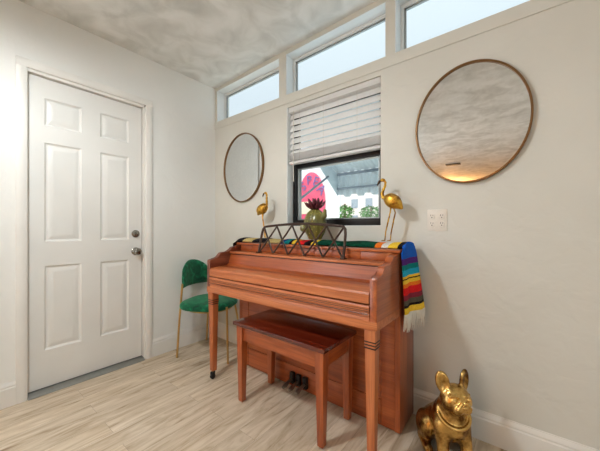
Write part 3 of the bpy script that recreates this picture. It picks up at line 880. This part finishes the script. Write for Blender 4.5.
# ------------------------------------------------------------------ gold bulldog statue
dg = thing('bulldog_statue', 'antique gold french bulldog statue sitting on floor by the white baseboard', 'statue', (2.154, -.205, 0), math.radians(38))
def dfn(P):
    X = np.abs(P[..., 0]); Q = P.copy(); Q[..., 0] = X
    d = cap(P, (0, .095, .085), (0, -.005, .185), .082, .070)
    d = smin(d, ell(P, (0, -.035, .165), (.070, .062, .085)), .03)
    d = smin(d, cap(P, (0, -.02, .215), (0, -.045, .275), .060, .056), .03)
    # haunches and hind feet
    d = smin(d, ell(Q, (.072, .078, .082), (.040, .070, .074), rotm(math.radians(20))), .014)
    d = smin(d, cap(Q, (.086, .085, .026), (.092, .000, .020), .022, .021), .012)
    # front legs, paws
    d = smin(d, cap(Q, (.052, -.040, .165), (.052, -.070, .030), .031, .025), .018)
    d = smin(d, ell(Q, (.053, -.088, .020), (.029, .034, .022)), .010)
    for tx in (.040, .053, .066): d = smin(d, cap(Q, (tx, -.105, .016), (tx, -.117, .013), .009, .008), .004)
    for tx in (.082, .092, .102): d = smin(d, cap(Q, (tx, -.010, .014), (tx, -.024, .011), .008, .007), .004)
    d = smax(d, -cap(Q, (0, -.080, .02), (0, -.075, .115), .016, .012), .02)
    # collar-like skin roll around the neck
    a = np.array((0, -.052, .222)); R = rotm(math.radians(38)); q = (P-a)@R
    rr = np.sqrt((q[..., 0]/1.04)**2+q[..., 1]**2)
    d = smin(d, np.sqrt((rr-.066)**2+q[..., 2]**2)-.0085, .007)
    # skull, cheeks, muzzle (the head is turned a little further than the body)
    hc = np.array((0, -.055, .300)); Hs = .93
    H = ((P-hc)@rotm(math.radians(4), 0, math.radians(8)))/Hs; HX = H.copy(); HX[..., 0] = np.abs(H[..., 0])
    def E(c, r, R=None): return ell(H, c, r, R)*Hs
    def EX(c, r, R=None): return ell(HX, c, r, R)*Hs
    def CX(a, b, ra, rb=None): return cap(HX, a, b, ra, rb)*Hs
    h = E((0, -.006, .012), (.066, .058, .052))
    h = smin(h, EX((.040, -.020, -.010), (.034, .040, .034)), .018)
    h = smin(h, E((0, -.062, -.012), (.034, .022, .024)), .012)
    h = smin(h, EX((.022, -.064, -.024), (.024, .021, .022)), .008)
    h = smin(h, E((0, -.054, -.044), (.032, .024, .012)), .008)
    h = smin(h, E((0, -.086, .000), (.014, .008, .010)), .003)
    h = smax(h, -CX((0, -.092, -.014), (0, -.086, -.034), .003), .004)
    h = smax(h, -CX((.004, -.084, -.036), (.036, -.066, -.042), .0035), .004)
    h = smax(h, -EX((.038, -.068, .017), (.017, .015, .014)), .005)
    h = smin(h, EX((.038, -.053, .016), (.012, .011, .011)), .0015)
    h = smin(h, CX((.020, -.056, .038), (.050, -.042, .034), .007, .005), .008)
    h = smax(h, -CX((.028, -.088, .004), (.050, -.070, -.024), .004), .004)
    h = smax(h, -CX((0, -.066, .054), (0, -.070, .018), .0035), .006)
    h = smin(h, CX((.012, -.073, .014), (.036, -.078, -.012), .0065, .005), .004)
    h = smin(h, CX((.050, -.044, .002), (.046, -.040, -.030), .009, .007), .005)
    d = smin(d, h, .012)
    # bat ears
    R2 = rotm(math.radians(-6), math.radians(14), math.radians(24))
    e = EX((.058, .008, .074), (.033, .016, .056), R2)
    e = smax(e, -EX((.061, -.008, .076), (.023, .014, .044), R2), .005)
    d = smin(d, e, .009)
    # tail stub
    d = smin(d, ell(P, (0, .172, .060), (.018, .018, .018)), .012)
    return smax(d, -P[..., 2], .002)
link_mesh('statue_body', sdf_mesh('statue_body', dfn, (-.14, -.18, -.012), (.14, .21, .44), .0046), M['dog'], dg, 80)

# ------------------------------------------------------------------ outside
struct('ground', MB().box(-30, 20, .16, 60, -.35, -.15), M['ground'])
nb = MB(); nb.prism([(-9, 5), (-1.50, 5), (-3.30, 8), (-9, 8)], 'z', -.15, 3.35)
nbt = tag(centre_origin(nb.build('neighbouring_building', M['outwall'], smooth=0)), 'white stucco building outside the window carrying the pink oval sign', 'building')
sg = thing('oval_sign', 'pink oval sign with cream panel on the white wall outside', 'sign', (-2.44, 4.97, 1.5))
m_ = MB(); m_.lathe([(0, -.025), (.98, -.025), (1, -.015), (1, .02), (0, .02)], (-2.44, 4.97, 1.78), 64, 'y', .49, .93); m_.build('sign_board', M['signpink'], sg)
m_ = MB(); m_.box(-2.86, -2.20, 4.932, 4.944, 1.50, 1.86, .01); m_.build('cream_panel', M['signcream'], sg)
def letters(txt, c, rx, rz, a0, a1, size, y):
    out = bmesh.new()
    for i, chh in enumerate(txt):
        cu = bpy.data.curves.new('t', 'FONT'); cu.body = chh; cu.size = size; cu.align_x = 'CENTER'; cu.extrude = .006
        to = bpy.data.objects.new('t', cu); COL.objects.link(to)
        bpy.context.view_layer.update()
        me = bpy.data.meshes.new_from_object(to.evaluated_get(bpy.context.evaluated_depsgraph_get()))
        bpy.data.objects.remove(to); bpy.data.curves.remove(cu)
        a = math.radians(a0+(a1-a0)*i/(len(txt)-1))
        Mx = Matrix.Translation((c[0]+rx*math.sin(a), y, c[1]+rz*math.cos(a))) @ Matrix.Rotation(a*.8, 4, 'Y') @ Matrix.Rotation(PI/2, 4, 'X')
        me.transform(Mx); out.from_mesh(me); bpy.data.meshes.remove(me)
    return out
mb = MB(); mb.bm.free(); mb.bm = letters('SPEA', (-2.42, 1.74), .33, .62, -40, 56, .38, 4.936)
mb.build('sign_lettering', M['signtext'], sg)

aw = thing('metal_awning', 'pale blue ribbed metal awning hanging outside above the window', 'awning', (1.9, .7, 1.45))
ax0, ax1 = .685, 3.3
rib = MB()
def zz_(y): return 2.08-(y-.17)*(2.08-1.73)/(1.25-.17)
nx = 60; prof_t = []
rings = []
for i in range(nx*2+1):
    x = ax0+(ax1-ax0)*i/(nx*2); c = .012 if (i // 2) % 2 else 0
    rings.append([(x, .17, 2.08+c), (x, 1.25, 1.73+c), (x, 1.25, 1.735+c+.004), (x, .17, 2.085+c+.004)])
rib.loft(rings); rib.build('awning_roof', M['awning'], aw, smooth=0)
va = MB(); rings = []
for i in range(nx*2+1):
    x = ax0+(ax1-ax0)*i/(nx*2); c = .015 if (i // 2) % 2 else 0
    zb2 = 1.475-(.028 if (i // 4) % 2 else 0)
    rings.append([(x, 1.25+c, zb2), (x, 1.25+c, 1.72), (x, 1.256+c, 1.72), (x, 1.256+c, zb2)])
va.loft(rings); va.build('awning_valance', M['awning'], aw, smooth=0)
sp_ = MB(); sp_.prism([(.60, zz_(.60)), (1.25, 1.73), (1.25, 1.46)], 'x', ax0-.006, ax0-.001); sp_.build('awning_side', M['awning'], aw)
bars = MB(); bars.tube([(ax0, 1.235, 1.715), (ax1, 1.235, 1.715)], .016, 8); bars.build('awning_bar', M['awning_bar'], aw)
bars = MB(); bars.tube([(ax0, 1.235, 1.545), (ax1, 1.235, 1.545)], .012, 8); bars.build('awning_bar', M['awning_bar'], aw)
bars = MB(); bars.tube([(ax0+.02, .17, 1.18), (ax0+.02, 1.0, 1.66)], .012, 8); bars.build('awning_arm', M['awning_bar'], aw)

def tree(label, x, y, h, r, seed):
    rnd = random.Random(seed)
    t = thing('leafy_tree', label, 'tree', (x, y, -.15), 0, 'trees outside the window')
    MB().tube([(0, 0, 0), (.05, 0, h*.4), (0, .05, h*.75)], [.10, .08, .05], 8).build('trunk', M['bark'], t, local=True)
    f = MB()
    for k in range(420):
        a, b_ = rnd.uniform(0, 2*PI), math.acos(rnd.uniform(-1, 1)); q = r*rnd.uniform(.45, 1)**.6
        c = Vector((q*math.sin(b_)*math.cos(a), q*math.sin(b_)*math.sin(a), h*.62+q*.75*math.cos(b_)))
        d = Vector((rnd.uniform(-1, 1), rnd.uniform(-1, 1), rnd.uniform(-1, 1))).normalized(); e = d.orthogonal().normalized(); s_ = r*rnd.uniform(.10, .20)
        g = d.cross(e)*s_*.5
        v = [f.bm.verts.new(p) for p in (c-d*s_, c+g, c+d*s_, c-g)]
        f.bm.faces.new(v)
    f.build('foliage', M['leaf'], t, local=True, smooth=0)
tree('left of the two green trees outside, beside the white building edge', -4.75, 11, 3.3, .50, 3)
tree('right one of the two green trees outside, next to the window edge', -4.45, 13.5, 3.35, .62, 5)
fbd = thing('distant_building', 'pale distant building with small windows seen under the awning', 'building', (-6, 33, -.15))
MB().box(-16, 6, 30, 36, -.15, 6.2).build('building_wall', M['farwall'], fbd)
for i in range(11):
    for z in (1.6, 3.6):
        x = -14.5+i*1.9
        MB().box(x, x+.9, 29.95, 30.02, z, z+1.1).build('building_window', M['farglass'], fbd)

# ceiling vent seen in the large mirror
VX, VY = 1.20, -5.35
vt = thing('ceiling_vent', 'dark slotted ceiling vent seen only reflected in the large mirror', 'vent', (VX, VY, CZ(VX)-.012))
MB().box(VX-.14, VX+.14, VY-.07, VY+.07, CZ(VX)-.022, CZ(VX)-.004, .003).build('vent_grille', M['vent'], vt)

# ------------------------------------------------------------------ light
w = bpy.data.worlds.new('sky'); SC.world = w; w.use_nodes = True
nt = w.node_tree; bg = nt.nodes['Background']
tc = nt.nodes.new('ShaderNodeTexCoord'); sx = nt.nodes.new('ShaderNodeSeparateXYZ'); nt.links.new(tc.outputs['Generated'], sx.inputs[0])
r = ramp(nt, [(0, (.70, .70, .68)), (.5, (.64, .66, .68)), (.70, (.53, .575, .615)), (.80, (.60, .65, .68)), (.9, (1, 1.05, 1.08)), (1, (1.1, 1.12, 1.12))])
mr = N(nt, 'ShaderNodeMapRange'); mr.inputs['From Min'].default_value = -1; mr.inputs['From Max'].default_value = 1
nt.links.new(sx.outputs['Z'], mr.inputs['Value']); nt.links.new(mr.outputs['Result'], r.inputs['Fac'])
nt.links.new(r.outputs['Color'], bg.inputs['Color']); bg.inputs['Strength'].default_value = 1.55

def light(name, kind, loc, energy, col=(1, 1, 1), target=None, **kw):
    L = bpy.data.lights.new(name, kind); L.energy = energy; L.color = col
    for k_, v_ in kw.items(): setattr(L, k_, v_)
    o_ = bpy.data.objects.new(name, L); COL.objects.link(o_); o_.location = loc
    if target is not None: o_.rotation_euler = (Vector(target)-Vector(loc)).to_track_quat('-Z', 'Y').to_euler()
    return o_
light('sun', 'SUN', (2.5, -1.2, 12), 4.8, (1, .97, .92), (1.0, 1.6, 0), angle=.02)
# added fill lights at made-up openings in the side walls, out of view
def daylight(name, x, tx, w, e):
    light(name, 'AREA', (x, (w[0]+w[1])/2, (w[2]+w[3])/2), e, (.88, .95, 1), (tx, (w[0]+w[1])/2, (w[2]+w[3])/2), shape='RECTANGLE', size=w[1]-w[0], size_y=w[3]-w[2])
daylight('window_daylight', -.10, 5, LW, 22)
daylight('window_daylight', XR+.10, 0, RW, 22)
# ceiling lamps of the room, above and behind the photograph's frame
def lamp(label, x, y, energy, col, shade=True):
    z = CZ(x)
    t = thing('ceiling_lamp', label, 'lamp', (x, y, z-.33), 0, 'ceiling lamps of the room')
    MB().lathe([(0, 0), (.07, 0), (.07, -.015), (.02, -.03), (.012, -.15), (0, -.15)], (x, y, z), 20).build('canopy', M['chairgold'], t)
    if shade: MB().lathe([(.012, -.14), (.05, -.145), (.16, -.21), (.23, -.33), (.226, -.33), (.156, -.215), (.046, -.150), (.012, -.146)], (x, y, z), 32).build('added_lamp_shade', M['plastic'], t)  # unseen dome added to keep the bulb's light off the ceiling
    light('lamp_bulb', 'POINT', (x, y, z-(.30 if shade else .42)), energy, col, shadow_soft_size=.09)
lamp('small brass ceiling lamp with added light-blocking dome above the floor before the piano', 1.08, -1.74, 66, (.92, .97, 1))
lamp('small brass ceiling lamp without a shade at the far warm end of the room', .7, -7.8, 70, (1, .46, .15), False)

# ------------------------------------------------------------------ camera
cam = bpy.data.cameras.new('camera'); co = bpy.data.objects.new('camera', cam); COL.objects.link(co)
co.location = (2.4434, -1.7075, 1.0719); co.rotation_euler = (PI/2, 0, .6703)
cam.sensor_fit = 'HORIZONTAL'; cam.sensor_width = 36; cam.lens = 283.4237/600*36; cam.shift_y = (228.57-225.5)/600
cam.clip_start = .02; cam.clip_end = 200
SC.camera = co
vs = SC.view_settings; vs.view_transform = 'Standard'; vs.look = 'None'; vs.exposure = .08; vs.gamma = 1; vs.use_curve_mapping = False
SC.cycles.max_bounces = 10; SC.cycles.diffuse_bounces = 6; SC.cycles.caustics_reflective = False; SC.cycles.sample_clamp_indirect = 6
for o in bpy.data.objects:
    if '_o' in o: del o['_o']
